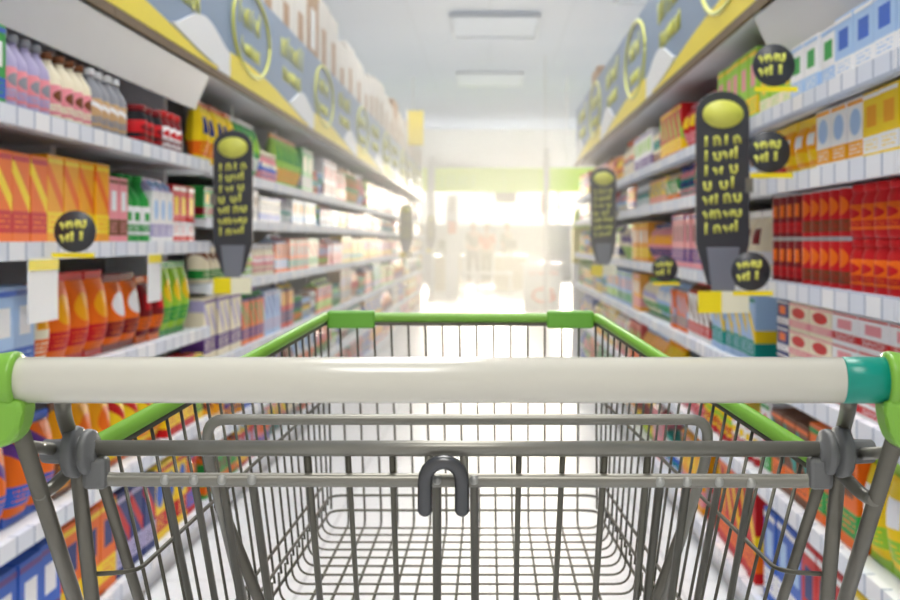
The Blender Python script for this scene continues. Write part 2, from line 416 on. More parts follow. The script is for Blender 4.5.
ceiling_light(-.1, 15.5, 1.3, 2.0, LE[1], 'white ceiling light panel over the aisle just out of sight before the visible ones')
ceiling_light(.08, 20.6, 1.3, 2.0, LE[2], 'pale square light panel flush in ceiling, the larger of the two over the aisle')
ceiling_light(0, 27.4, 1.3, 2.2, LE[2], 'pale square light panel flush in ceiling, lower and smaller beyond the other one')
ceiling_light(2.3, 17.6, 1.0, 1.8, LE[2], 'pale light panel in ceiling beside the top of the slate header sign')
for x in (-4.8, 4.8):  # added panels, hidden behind the racks, brighten the checkout end
    for yy in (24.5, 30):
        ceiling_light(x, yy, 1.8, 2.4, LE[3], 'bright ceiling light panel %s the checkout area, %s side' % ('before' if yy < 26 else 'above', 'left' if x < 0 else 'right'))

# ------------------------------------------------------------------ racks
XL, XR, DEP = -1.05, .73, .40
BAY = 1.25
SH = {'Lnear': [.12, .44, .775, 1.09, 1.39], 'L': [.12, .36, .64, .93, 1.18, 1.375], 'R': [.12, .45, .74, .99, 1.255, 1.435]}
TOPZ = 1.73
def rack_bay(side, y0, y1, shelves, fascia, label):
    """Local frame: front faces -y, x runs along the rack, origin at the middle of the front foot."""
    w = y1 - y0
    x = XL if side < 0 else XR
    e = empty('shelf_rack', (x, (y0 + y1) / 2, 0), label, 'shelf rack', 'shelf racks along the aisle', PI / 2 if side < 0 else -PI / 2)
    h = w / 2
    B('back_panel', -h, h, DEP - .02, DEP, 0, TOPZ, M_back, e)
    B('base_plinth', -h + .002, h - .002, .03, DEP - .021, 0, .085, M_shelf, e)
    for s in (-1, 1):
        bm = bmesh.new(); box(bm, s * (h - .012) - .011, s * (h - .012) + .011, .16, DEP - .021, .085, TOPZ - .002); obj('upright', bm, M_shelf, e)
    for i, z in enumerate(shelves):
        sh = B('shelf_board', -h + .026, h - .026, .012, DEP - .022, z - .03, z, M_shelf, e)
        B('price_rail', -h + .003, h - .003, -.008, .0115, z - .036, z + .006, M_strip, sh)
    if fascia:
        bm = bmesh.new(); prism(bm, [(-.004, TOPZ - .02), (.03, TOPZ - .02), (.09, 1.60), (.05, 1.585)], 'x', -h, h); obj('canopy', bm, M_fascia, e)
    B('top_board', -h + .002, h - .002, 0, DEP - .001, TOPZ, TOPZ + .018, M_shelf, e)
    B('trim_strip', -h + .002, h - .002, -.012, -.0005, TOPZ - .012, TOPZ + .0175, M_brown, e)
    return e
def nth(i): return ORD[i]
racks = []
y = 1.1; i = 0
LY = []
while y < 20.9:
    near = y < 4.8
    lab = 'white shelf rack bay on the left side of the aisle, %s from the cart' % nth(i)
    rack_bay(-1, y, y + BAY, SH['Lnear'] if near else SH['L'], y < 4.8, lab); LY.append(y); y += BAY; i += 1
LEND = y
y = 1.07; i = 0
RY = []
while y < 11.0:
    lab = 'white shelf rack bay on the right side of the aisle, %s from the cart' % nth(i)
    rack_bay(1, y, y + BAY, SH['R'], y < 3.5, lab); RY.append(y); y += BAY; i += 1
REND = y

# header sign panels, two bays long
GL = {'bar': [[(.2, 0), (.35, 1)]], 'ring': [[(.45 + .33 * math.cos(k * PI / 5), .38 + .38 * math.sin(k * PI / 5)) for k in range(11)]], 'hook': [[(.15, .8), (.5, .95), (.7, .6), (.3, .3), (.35, .02), (.7, .1)]],
      'arch': [[(.1, 0), (.15, .7), (.45, .75), (.6, .5), (.62, 0)]], 'zig': [[(.05, .7), (.3, .05), (.5, .55), (.7, .05), (.9, .75)]], 'tee': [[(.4, 0), (.45, 1)], [(.1, .72), (.8, .74)]], 'bowl': [[(.1, .72), (.15, .1), (.5, 0), (.68, .2), (.7, .72)]]}
def wavy(bm, u0, v0, length, h, r, ang=0, d=-.004, seed=1):
    """A flat run of illegible brush-script strokes, h tall."""
    q = random.Random(seed); t = bmesh.new(); x = 0; names = ['arch', 'bar', 'bowl', 'zig']; ca, sa = math.cos(ang), math.sin(ang)
    while x + h * .8 <= length:
        g = q.choice(names); k = q.uniform(.9, 1.15)
        for line in GL[g]:
            tube(t, [(u0 + (x + a * h * .9) * ca - b * h * k * sa, 0, v0 + (x + a * h * .9) * sa + b * h * k * ca) for a, b in line], r, 6)
        x += h * .92 if q.random() > .15 or h > .06 else h * 1.5
    t.transform(Matrix.Diagonal((1, .0018 / r, 1, 1))); merge(bm, t, 0, Matrix.Translation((0, d, 0)))
def header_sign(side, y0, y1, label):
    x = XL if side < 0 else XR
    e = empty('header_sign', (x, (y0 + y1) / 2, TOPZ + .018), label, 'sign', 'slate header signs over the racks', PI / 2 if side < 0 else -PI / 2)
    h = (y1 - y0) / 2
    # along-rack coordinate u: 0 at the cart end
    U = (lambda u: -h + u * 2 * h) if side < 0 else (lambda u: h - u * 2 * h)
    B('sign_board', -h + .003, h - .003, .004, .03, .004, .46, M_slate, e)
    def poly(name, pts, d0, d1, m):
        bm = bmesh.new(); prism(bm, [(U(u), v) for u, v in pts], 'y', d0, d1); return obj(name, bm, m, e)
    cur = [(u, .115 * math.cos((u - .12) * 1.75) ** 1.5 if u < .9 else .02) for u in [k / 14 * .9 for k in range(15)]]
    poly('yellow_swoosh', [(.003, .008)] + [(max(u, .003), max(.02, v)) for u, v in cur] + [(.9, .008)], -.002, .0035, M_yellow)
    poly('white_wave', [(.62 + .377 * k / 16, .075 + .085 * math.sin(PI * k / 16) ** 1.5 + .03 * k / 16) for k in range(17)] + [(.997, .008), (.905, .008), (.90, .021)] + [(.9 - .28 * k / 10, .021 + .05 * (k / 10) ** 1.4) for k in range(1, 11)], -.0035, .0035, M_white)
    bm = bmesh.new(); cx, cz = U(.2), .26
    ring = [(cx + .44 * math.cos(2 * PI * k / 40), .002, cz + .185 * math.sin(2 * PI * k / 40)) for k in range(41)]
    tube(bm, ring, .010, 8); obj('oval_ring', bm, M_script, e)
    bm = bmesh.new()
    wavy(bm, cx - .3, cz + .01, .6, .10, .011, 0, .002, 3); obj('lettering', bm, M_script, e)
    bm = bmesh.new(); wavy(bm, cx - .25, cz - .11, .5, .07, .009, 0, .002, 4); obj('lettering', bm, M_script, e)
    bm = bmesh.new()
    cx = U(.68)
    wavy(bm, cx - .40, .29, .8, .11, .012, 0, .002, 5); obj('lettering', bm, M_script, e)
    bm = bmesh.new(); wavy(bm, cx - .34, .17, .68, .085, .010, 0, .002, 6); obj('lettering', bm, M_script, e)
for i, k in enumerate(range(1, len(LY) - 1, 2)):
    header_sign(-1, LY[k] + .4, LY[k] + .4 + 2 * BAY, 'slate blue header sign with yellow lettering above the left racks, %s from the cart' % nth(i))
for i, k in enumerate(range(0, len(RY) - 1, 2)):
    header_sign(1, RY[k], RY[k] + 2 * BAY, 'slate blue header sign with yellow lettering above the right racks, %s from the cart' % nth(i))

# overstock cartons on the rack tops
def overstock(side, y, w, hh, d, kraft, label):
    x = (XL - .05) if side < 0 else (XR + .05)
    e = empty('stock_carton', (x, y, TOPZ + .018), label, 'carton', 'overstock cartons on the rack tops', PI / 2 if side < 0 else -PI / 2)
    B('carton_body', -w / 2, w / 2, 0, d, 0.0005, hh, M_kraft if kraft else M_carton, e, .006)
    B('packing_tape', -w / 2 - .001, w / 2 + .001, d / 2 - .03, d / 2 + .03, hh - .08, hh + .0012, M_tape, e)
    B('carton_label', -.12, .08, -.0015, .002, hh * .55, hh * .8, M_kraft if not kraft else M_white, e)
y = 5.0; i = 0; q = 0
while y < 20.6:
    w = R.choice((.5, .6, .7)); hh = R.uniform(.78, 1.02)
    k = R.random() < .22
    overstock(-1, y + w / 2, w, hh, .33, k, '%s stock carton standing on the left rack top, %s from the near end' % ('brown' if k else 'white', nth(i) if i < 20 else 'twenty %s' % nth(i - 20)))
    y += w + .03; i += 1
overstock(1, 9.7, .5, .62, .33, True, 'brown stock carton standing on the right rack top behind header sign, near its far end')
overstock(1, 10.3, .5, .50, .33, False, 'white stock carton beside brown one on the right rack top')

# ------------------------------------------------------------------ goods
KIND = {}
def k_carton(w, h, d, c1, c2, c3):
    bm = bmesh.new(); box(bm, -w / 2, w / 2, 0, d, 0, h, .003); p = [('carton_body', bm, printed(c1, c2, c3))]
    bm = bmesh.new(); box(bm, -w / 2 + .004, w / 2 - .004, -.0012, .001, h * .90, h * .955); p.append(('opening_tab', bm, plain(c2)))
    return p
def k_pouch(w, h, d, c1, c2, c3):
    bm = bmesh.new(); nu, nv = 10, 12
    for s in (1, -1):
        g = []
        for j in range(nv + 1):
            v = j / nv; z = .022 + v * (h - .044); row = []
            for i in range(nu + 1):
                u = i / nu
                prof = (math.sin(PI * u) ** .55) * (max(0, math.sin(PI * (.06 + .90 * v))) ** .6)
                xx = (u - .5) * w * (1 - .05 * math.sin(PI * v))
                yy = d / 2 - s * (d / 2) * prof * (1 + .05 * math.sin(9 * u + 7 * v))
                row.append(bm.verts.new((xx, yy, z)))
            g.append(row)
        for j in range(nv):
            for i in range(nu):
                q = (g[j][i], g[j][i + 1], g[j + 1][i + 1], g[j + 1][i])
                f = bm.faces.new(q if s > 0 else q[::-1]); f.smooth = True
    p = [('pouch_body', bm, printed(c1, c2, c3))]
    for z0, z1 in ((.0, .026), (h - .026, h)):
        bm = bmesh.new(); n = 14; poly = [(-w / 2, z0)] + [(-w / 2 + w * k / n, (z0 if z0 == 0 else z1) * 1 if False else (z0 if z0 > 0 else z0)) for k in range(1, n)] + [(w / 2, z0), (w / 2, z1)] + [(w / 2 - w * k / n, z1 - (.003 if k % 2 and z0 > 0 else 0)) for k in range(1, n)] + [(-w / 2, z1)]
        prism(bm, poly, 'y', d / 2 - .0035, d / 2 + .0035); p.append(('crimped_seal', bm, plain(c2)))
    return p
def k_bottle(w, h, d, c1, c2, c3):
    r = w / 2; bm = bmesh.new(); mx = Matrix.Translation((0, r, 0))
    lathe(bm, [(r * .9, 0), (r, .006), (r, h * .58), (r * .92, h * .66), (r * .5, h * .8), (r * .36, h * .86), (r * .36, h * .9)], 18, mx); p = [('bottle_body', bm, plain(c1))]
    bm = bmesh.new(); lathe(bm, [(r * 1.01, h * .12), (r * 1.025, h * .125), (r * 1.025, h * .53), (r * 1.01, h * .535)], 18, mx); p.append(('bottle_wrapper', bm, printed(c2, c1, c3)))
    bm = bmesh.new(); lathe(bm, [(r * .44, h * .895), (r * .46, h * .9), (r * .46, h * .985), (r * .4, h)], 14, mx); p.append(('bottle_cap', bm, plain(c3)))
    return p
def k_jar(w, h, d, c1, c2, c3):
    r = w / 2; bm = bmesh.new(); mx = Matrix.Translation((0, r, 0))
    lathe(bm, [(r * .9, 0), (r, .008), (r, h * .7), (r * .84, h * .82), (r * .84, h * .85)], 18, mx); p = [('jar_body', bm, plain(c1))]
    bm = bmesh.new(); lathe(bm, [(r * 1.01, h * .16), (r * 1.03, h * .165), (r * 1.03, h * .62), (r * 1.01, h * .625)], 18, mx); p.append(('jar_wrapper', bm, printed(c2, c1, c3)))
    bm = bmesh.new(); lathe(bm, [(r * .88, h * .845), (r * .92, h * .85), (r * .92, h * .985), (r * .86, h)], 18, mx); p.append(('jar_lid', bm, plain(c3)))
    return p
def k_can(w, h, d, c1, c2, c3):
    r = w / 2; mx = Matrix.Translation((0, r, 0))
    bm = bmesh.new(); lathe(bm, [(r * .97, h * .03), (r, h * .045), (r, h * .955), (r * .97, h * .97)], 18, mx); p = [('can_body', bm, printed(c1, c2, c3))]
    for a in (0, h * .955):
        bm = bmesh.new(); lathe(bm, [(r * .95, a), (r * 1.02, a + h * .01), (r * 1.02, a + h * .035), (r * .95, a + h * .045)], 18, mx); p.append(('can_rim', bm, mat('tin', (200, 202, 206), .3, .8)))
    return p
def k_gable(w, h, d, c1, c2, c3):
    bm = bmesh.new(); box(bm, -w / 2, w / 2, 0, d, 0, h * .8, .002); p = [('carton_body', bm, printed(c1, c2, c3))]
    bm = bmesh.new(); prism(bm, [(0, h * .798), (d, h * .798), (d / 2 + .004, h * .96), (d / 2 + .004, h), (d / 2 - .004, h), (d / 2 - .004, h * .96)], 'x', -w / 2 + .001, w / 2 - .001); p.append(('gable_top', bm, plain(c2)))
    bm = bmesh.new(); lathe(bm, [(.014, 0), (.016, .002), (.016, .014), (.013, .016)], 12, Matrix.Translation((0, d * .28, h * .86)) @ Matrix.Rotation(.7, 4, 'X')); p.append(('screw_cap', bm, plain(c3)))
    return p
KINDS = dict(carton=('food_carton', 'food carton', k_carton, 'carton'), box=('tea_box', 'flat box', k_carton, 'box'), pouch=('snack_pouch', 'snack pouch', k_pouch, 'snack pouch'),
             bottle=('sauce_bottle', 'bottle', k_bottle, 'bottle'), jar=('food_jar', 'jar', k_jar, 'jar'), can=('food_can', 'can', k_can, 'can'), gable=('drink_carton', 'drink carton', k_gable, 'drink carton'))
PROTO = {}
USED = {}
def flat_copy(parts, name):
    bm = bmesh.new(); ms = []
    for n, b, m in parts:
        if m not in ms: ms.append(m)
        merge(bm, b, ms.index(m))
    me = bpy.data.meshes.new(name); bm.to_mesh(me); bm.free()
    for m in ms: me.materials.append(m)
    return me
def place(kind, w, h, d, cs, loc, side, label, group, detailed):
    key = (kind, round(w, 3), round(h, 3), round(d, 3), cs, detailed)
    name, _, fn, cat = KINDS[kind]
    if key in PROTO:
        o = copy_tree(PROTO[key])
    else:
        parts = fn(w, h, d, *cs)
        if detailed:
            o = bpy.data.objects.new(name, None); COL.objects.link(o); o.empty_display_size = .02
            for n, b, m in parts: obj(n, b, m, o)
        else:
            o = bpy.data.objects.new(name, flat_copy(parts, name)); COL.objects.link(o)
        PROTO[key] = o
    o.location = loc; o.rotation_euler = (0, 0, (PI / 2 if side < 0 else -PI / 2))
    tag(o, label, cat, group)
    return o
def front(side): return XL - .02 if side < 0 else XR + .02
SHELFNAME = {}
def block(side, z, y0, kind, w, h, d, cs, n, tiers=1, detailed=True, gap=.006):
    """n facings of one product from y0 away from the cart, tiers high. Returns the far end."""
    cs = tuple(cs.split('/'))
    if (kind, cs) in USED: raise ValueError('repeat %s %s' % (kind, cs))
    USED[(kind, cs)] = 1
    nm = KINDS[kind][1]
    grp = '%s and %s %s facings' % (cs[0], cs[1], nm)
    y = y0
    for i in range(n):
        for t in range(tiers):
            base = '%s %s with %s band and %s %s' % (cs[0], nm, cs[1], cs[2], layout(*cs)) if kind not in ('bottle', 'jar') else '%s %s with %s wrapper and %s %s' % (cs[0], nm, cs[1], cs[2], 'cap' if kind == 'bottle' else 'lid')
            if n == 1: lab = base + ' on the %s rack' % ('left' if side < 0 else 'right')
            elif tiers > 1: lab = base + ', %s from near end, %s tier' % (ORD[i], ('lower', 'upper', 'top')[t])
            else: lab = base + ', %s from near end of its row' % ORD[i]
            if n == 1 and tiers > 1: lab = base + ', %s tier' % ('lower', 'upper', 'top')[t]
            yy = y + w / 2
            place(kind, w, h, d, cs, (front(side) + side * (0 if tiers > 1 else R.uniform(0, .008)), yy, z + .0005 + t * (h + .0005)), side, lab, grp, detailed)
        y += w + gap
    return y
def row(side, z, y, items):
    for it in items:
        if it is None: continue
        if isinstance(it, (int, float)): y += it; continue
        y = block(side, z, y, *it)
    return y

zA = SH['Lnear']
# left, near two bays (from the edge of the picture to the charcoal blade sign)
row(-1, zA[4], 2.79, [('carton', .10, .185, .07, 'green/blue/white', 1), ('bottle', .075, .185, .075, 'lavender/pink/grey', 4), ('bottle', .075, .18, .075, 'cream/pink/brown', 4), ('bottle', .075, .182, .075, 'grey/tan/white', 4), .14,
                      ('jar', .09, .13, .09, 'black/red/maroon', 3), ('jar', .09, .14, .09, 'maroon/white/red', 3)])
row(-1, zA[3], 2.80, [('carton', .115, .21, .06, 'orange/red/yellow', 3), ('carton', .12, .22, .06, 'amber/yellow/orange', 4), ('carton', .09, .19, .06, 'pink/brown/white', 2), ('bottle', .085, .21, .085, 'green/white/green', 3),
                      ('gable', .085, .21, .085, 'white/lavender/sky', 3), ('carton', .1, .2, .06, 'red/white/yellow', 3)])
row(-1, zA[2], 2.80, [('carton', .13, .22, .07, 'sky/blue/white', 2), ('pouch', .15, .22, .07, 'cream/orange/amber', 1), ('pouch', .16, .24, .08, 'orange/red/amber', 3), ('pouch', .16, .225, .08, 'orange/maroon/white', 2), ('pouch', .13, .21, .07, 'maroon/orange/red', 2),
                      ('pouch', .12, .25, .07, 'lime/green/yellow', 3), ])
row(-1, zA[1], 2.80, [('pouch', .15, .24, .08, 'orange/blue/purple', 3), ('pouch', .15, .25, .08, 'amber/brown/orange', 3), ('pouch', .14, .24, .08, 'yellow/orange/red', 4), ('carton', .13, .25, .07, 'red/yellow/white', 3), ('carton', .12, .24, .07, 'yellow/green/white', 1)])
row(-1, zA[0], 2.80, [('carton', .15, .24, .08, 'blue/purple/white', 3), ('carton', .15, .25, .08, 'orange/yellow/navy', 3), ('carton', .14, .24, .08, 'navy/lavender/red', 3), ('carton', .14, .24, .08, 'yellow/red/blue', 3), ('carton', .14, .22, .08, 'red/blue/amber', 1)])
# right, near (edge of the picture to the big blade sign at 3.72)
zR = SH['R']
row(1, zR[5], 2.26, [('carton', .14, .145, .09, 'sky/white/blue', 4), ('carton', .13, .14, .09, 'white/sky/green', 3), ('carton', .12, .135, .08, 'lime/cream/yellow', 3)])
row(1, zR[4], 2.26, [('carton', .12, .14, .07, 'yellow/white/amber', 3), ('carton', .12, .14, .07, 'white/amber/sky', 3), ('pouch', .12, .14, .05, 'amber/yellow/white', 3), ('pouch', .115, .14, .05, 'red/yellow/pink', 2)])
row(1, zR[3], 2.24, [('jar', .078, .112, .078, 'red/orange/red', 6, 2), ('can', .078, .112, .078, 'red/brown/orange', 5, 2), ('can', .075, .112, .075, 'maroon/red/orange', 4, 2)])
row(1, zR[2], 2.24, [('box', .20, .068, .12, 'white/red/pink', 3, 3), ('box', .2, .068, .12, 'cream/pink/red', 2, 3), ('box', .13, .068, .1, 'navy/white/orange', 1, 3)])
row(1, zR[1], 2.24, [('pouch', .14, .22, .07, 'yellow/lime/white', 3), ('carton', .13, .22, .07, 'orange/green/brown', 3), ('carton', .13, .2, .07, 'brown/orange/teal', 3), ('carton', .12, .21, .07, 'white/green/red', 1)])
row(1, zR[0], 2.24, [('carton', .15, .26, .08, 'yellow/cream/lime', 3), ('carton', .14, .26, .08, 'red/white/navy', 3), ('carton', .14, .25, .08, 'blue/white/sky', 3)])

# the racks beyond: soft pale, warm mixes
PAL = {'top': 'white white cream yellow red pink sky green lime orange'.split(), 'mid': 'white cream orange amber yellow red green pink tan lime sky'.split(), 'low': 'white red orange yellow amber green cream pink blue'.split()}
def auto(side, shelves, y0, y1):
    for zi, z in enumerate(shelves):
        gapz = (shelves[zi + 1] if zi + 1 < len(shelves) else (1.70 if side < 0 or y0 > 3.6 else 1.60)) - z - .04
        pal = PAL['top' if zi >= len(shelves) - 2 else 'mid' if zi >= 2 else 'low']
        y = y0 + R.uniform(0, .04)
        while True:
            fw = 1.0 if y < 7 else (1.9 if y < 11 else 3.6)
            for _ in range(200):
                kind = R.choice(('carton', 'carton', 'pouch', 'bottle', 'jar', 'gable', 'can', 'carton', 'pouch', 'gable') if y < 11 else ('carton', 'pouch', 'gable', 'carton'))
                c1 = R.choice(pal); c2 = R.choice([c for c in CN if c not in (c1, 'black')]); c3 = R.choice([c for c in CN if c not in (c1, c2, 'black')])
                if (kind, (c1, c2, c3)) not in USED: break
            w = {'carton': .12, 'pouch': .13, 'bottle': .085, 'jar': .09, 'gable': .1, 'can': .085}[kind]
            if kind in ('carton', 'pouch', 'gable'): w *= fw
            elif fw > 1: w *= 1.25
            h = min(gapz * R.uniform(.8, .97), .27 if kind not in ('jar', 'can') else .15)
            n = R.choice((3, 4, 5, 6)) if y < 7 else R.choice((2, 3, 4))
            n = min(n, int((y1 - y) / (w + .006)))
            if n < 1: break
            y = block(side, z, y, kind, w, h, min(.09, w), '/'.join((c1, c2, c3)), n, 1, y < 6.0, .006) + .008
auto(-1, SH['L'], 4.87, 21.0)
auto(1, SH['R'], 3.66, 11.0)

# ------------------------------------------------------------------ charcoal blade signs on brackets
def blade(side, y, label):
    """Stands out from the rack front by 16 cm, faces the cart."""
    x = XL if side < 0 else XR
    s = -side     # towards the aisle
    e = empty('blade_sign', (x, y, .93), label, 'sign', 'charcoal blade signs sticking out from the racks')
    a, b = sorted((s * .018, s * .165))
    c = (a + b) / 2; r = (b - a) / 2
    pts = [(c - r * .55, .045), (c + r * .55, .045), (b, .16)] + [(c + r * math.cos(t), .52 + r * .8 * math.sin(t)) for t in [k * PI / 10 for k in range(11)]] + [(a, .16)]
    bm = bmesh.new(); prism(bm, pts, 'y', -.006, .006, .002); obj('sign_board', bm, M_blade, e)
    bm = bmesh.new()
    lathe(bm, [(.002, 0), (.056, 0), (.056, .003), (.002, .003)], 24, Matrix.Translation((c, -.006, .515)) @ Matrix.Rotation(PI / 2, 4, 'X') @ Matrix.Scale(.7, 4, (0, 1, 0))); obj('round_emblem', bm, M_script, e)
    for k in range(7):
        bm = bmesh.new(); wavy(bm, c - .052, .425 - k * .040, .11, .030, .0045, .10, -.0065, 20 + k)
        obj('lettering', bm, M_script, e)
    bm = bmesh.new(); prism(bm, [(c - .03, .02), (c + .03, .02), (c + .045, .15), (c - .045, .15)], 'y', -.012, -.0065, .002); obj('sign_foot', bm, M_bladegrey, e)
    q = sorted((s * .0095, s * .03)); B('mounting_bracket', q[0], q[1], -.011, -.0065, .30, .34, M_metal, e)
    B('price_card', c - .07, c - .005, -.016, -.0125, -.03, .03, M_yellow, e)
    B('price_card', c - .0045, c + .07, -.016, -.0125, -.03, .03, mat('card_cream', (246, 242, 214), .5), e)
blade(1, 3.57, 'large charcoal blade sign with yellow lettering jutting from the right racks beside the red jars')
blade(1, 7.32, 'charcoal blade sign farther down the right racks, half the size of the large one')
blade(-1, 4.85, 'charcoal blade sign with yellow lettering jutting from the left racks, largest on that side')
blade(-1, 14.85, 'small charcoal blade sign far down the left racks, nearer of the two there')
blade(-1, 21.08, 'small charcoal blade sign at the far end of the left racks')

def talker(side, y, z, label):
    x = XL if side < 0 else XR; s = -side
    e = empty('shelf_talker', (x + s * .009, y, z), label, 'shelf sign', 'round black and yellow shelf talkers')
    c = s * .055
    bm = bmesh.new(); lathe(bm, [(.002, -.002), (.05, -.002), (.05, .002), (.002, .002)], 24, Matrix.Translation((c, 0, .04)) @ Matrix.Rotation(PI / 2, 4, 'X')); obj('talker_disc', bm, M_blade, e)
    for k in range(2):
        bm = bmesh.new(); wavy(bm, c - .034, .014 + k * .031, .074, .024, .0048, .1, -.0025, 40 + k)
        obj('lettering', bm, M_script, e)
    a = sorted((0, s * .1)); B('talker_tab', a[0], a[1], -.003, .003, -.022, -.0105, M_yellow, e)
talker(1, 3.05, zR[5] + .035, 'round black and yellow shelf talker on the top right shelf, by pale boxes')
talker(1, 3.10, zR[4] + .015, 'round black and yellow shelf talker by amber pouches on the right rack')
talker(1, 3.32, zR[3] - .01, 'round black and yellow shelf talker below the red cans beside large blade sign')
talker(1, 4.95, .95, 'round black and yellow shelf talker on the right rack beyond the large blade sign')
talker(-1, 3.09, zA[3] - .01, 'round black and yellow shelf talker below the orange cartons on the left rack')

for yy, w_, lab in ((3.02, .2, 'white paper card hanging below the shelf edge above sky blue cartons'), (4.02, .15, 'white paper card hanging below the shelf edge above the maroon pouches')):
    e = empty('shelf_card', (XL + .012, yy, SH['Lnear'][3] - .03), lab, 'price card', 'paper cards on the left rack', PI / 2)
    B('card_sheet', -w_ / 2, w_ / 2, -.0015, .0015, -.15, 0, M_white, e); B('card_stripe', -w_ / 2, w_ / 2, -.0035, -.0018, -.03, -.006, M_yellow, e)
# end cap of the right racks, flag sign on the left
e = empty('end_display', (XR, REND + .02, 0), 'tall lime topped end display standing at the far end of the right racks', 'display stand')
B('display_body', -.02, .5, 0, .3, 0, .9, M_white, e, .01)
B('display_bin', -.02, .5, -.0, .31, .902, 1.2, mat('olive_bin', (206, 196, 70), .5), e, .01)
bm = bmesh.new(); prism(bm, [(-.02, 1.20), (.5, 1.20), (.5, 1.42), (.1, 1.42), (-.01, 1.34)], 'y', .02, .06, .005); obj('header_card', bm, M_lime, e)
e = empty('flag_sign', (XL + .03, 16.2, TOPZ + .5), 'bright yellow flag sign on a thin pole above the left racks', 'sign')
B('flag_panel', .0, .19, -.008, .008, .05, .48, M_yellow, e, .003)
bm = bmesh.new(); tube(bm, [(-.012, 0, -.49), (-.012, 0, .5)], .01, 10); box(bm, -.016, .0, -.02, .02, -.505, -.47); obj('flag_pole', bm, M_white, e)

# ------------------------------------------------------------------ checkout area beyond the aisle
e = empty('fascia_sign', (0, 27, 0), 'long lime green fascia sign hanging across the end of the aisle', 'sign')
z0, z1 = P(0, 192, 27).z, P(0, 168, 27).z
B('fascia_panel', -3.2, .285, 0, .12, z0, z1, M_limeglow, e, .004); B('fascia_panel', .295, 3.2, 0, .12, z0, z1, M_limeglow, e, .004)
bm = bmesh.new()
for k in range(6):
    x = -1.0 + k * .125; tube(bm, [(x, -.004, z0 + .1), (x + (.03 if k % 2 else -.01), -.004, z0 + .36)], .016, 6)
    if k % 2: tube(bm, [(x, -.004, z0 + .2), (x + .07, -.004, z0 + .2)], .014, 6)
obj('lettering', bm, mat('pale_letters', (226, 240, 180), .5), e)
B('fascia_top', -1.15, -.15, -.03, .12, z1 + .004, z1 + .14, M_white, e)
B('fascia_soffit', .1, .55, .0, .5, z0 - .22, z0 - .004, mat('soffit_taupe', (176, 166, 150), .6), e)
for x in (-2.9, -1.6, 1.6, 2.9):
    bm = bmesh.new(); tube(bm, [(x, .06, z1 - .01), (x, .06, CZ)], .012, 8); obj('hanging_rod', bm, M_white, e)
def pole(x, y, r, h, label):
    e = empty('white_pole', (x, y, 0), label, 'pole')
    bm = bmesh.new(); lathe(bm, [(r, .02), (r, h)], 16); obj('shaft', bm, M_white, e)
    bm = bmesh.new(); lathe(bm, [(r * 2.2, 0), (r * 2.2, .018), (r * 1.1, .022)], 16); obj('foot_plate', bm, M_white, e)
pole(-1.05, 23.2, .07, 2.6, 'white round pole standing at the end of the left racks')
pole(.86, 19.8, .045, 2.5, 'thin white pole standing behind the promotion counter')
pole(-.46, 23.5, .018, 1.55, 'thinnest white pole standing beside the tall white totem')
def totem():
    e = empty('totem_sign', (-.70, 24, 0), 'tall white totem sign with an orange square, at the checkouts', 'sign')
    B('totem_body', -.12, .12, 0, .1, 0, 1.93, M_white, e, .006)
    B('orange_square', -.075, .075, -.004, -.0005, 1.22, 1.44, mat('orange_print', (238, 120, 60), .5), e)
    B('grey_panel', -.04, .04, -.004, -.0005, 1.6, 1.85, mat('pale_grey_print', (210, 206, 200), .5), e)
totem()
e = empty('promotion_counter', (.80, 20, 0), 'white promotion counter with an orange ring letter on its front, beyond the right racks', 'counter')
B('counter_body', -.28, .30, 0, .5, 0, .70, M_white, e, .01); B('counter_top', -.31, .33, -.03, .53, .702, .74, M_white, e, .006)
bm = bmesh.new(); ring = [(.03 + .17 * math.cos(t), -.003, .25 + .105 * math.sin(t)) for t in [.5 + k * (2 * PI - .5) / 24 for k in range(25)]] + [(.09, -.003, .25)]
tube(bm, ring, .024, 8); obj('ring_letter', bm, mat('ring_orange', (236, 96, 50), .5), e)
bm = bmesh.new(); wavy(bm, -.2, .56, .46, .07, .012, 0, -.001, 9); obj('lettering', bm, mat('pale_red_print', (236, 150, 130), .5), e)
e = empty('hanging_tag', (1.0, 24, 0), 'small red hanging sign near the right end of the lime fascia', 'sign')
z = P(0, 205, 24).z; B('tag_panel', -.06, .10, 0, .02, z - .18, z + .2, mat('tag_red', (226, 110, 90), .5), e)
bm = bmesh.new(); tube(bm, [(.02, .01, z + .19), (.02, .01, CZ)], .006, 6); obj('hanging_wire', bm, M_metal, e)
# checkout counters, gate rail
e = empty('barrier_rail', (-.30, 25.5, 0), 'long white barrier rail crossing in front of the checkouts', 'rail')
zt = P(0, 273, 25.5).z
bm = bmesh.new(); tube(bm, [(-.55, 0, zt), (.75, 0, zt)], .03, 12); obj('top_rail', bm, M_white, e)
for x in (-.5, .05, .7):
    bm = bmesh.new(); tube(bm, [(x, 0, 0), (x, 0, zt)], .022, 10); obj('rail_post', bm, M_white, e)
for i, (x, lab) in enumerate(((-1.0, 'tan checkout counter behind the white barrier rail, under the totem sign'), (.45, 'tan checkout counter behind the rail, on the promotion counter side'))):
    e = empty('checkout_counter', (x, 28 + i * .5, 0), lab, 'checkout counter')
    B('counter_body', -.35, .35, 0, 1.6, 0, .72, mat('counter_tan', (222, 206, 176), .6), e, .01); B('counter_top', -.38, .38, -.03, 1.63, .722, .77, M_white, e, .006)
    B('till_screen', -.12, .14, .2, .26, .90, 1.1, mat('till_grey', (150, 150, 140), .5), e, .006); B('till_stand', -.02, .04, .21, .25, .772, .898, M_metal, e)
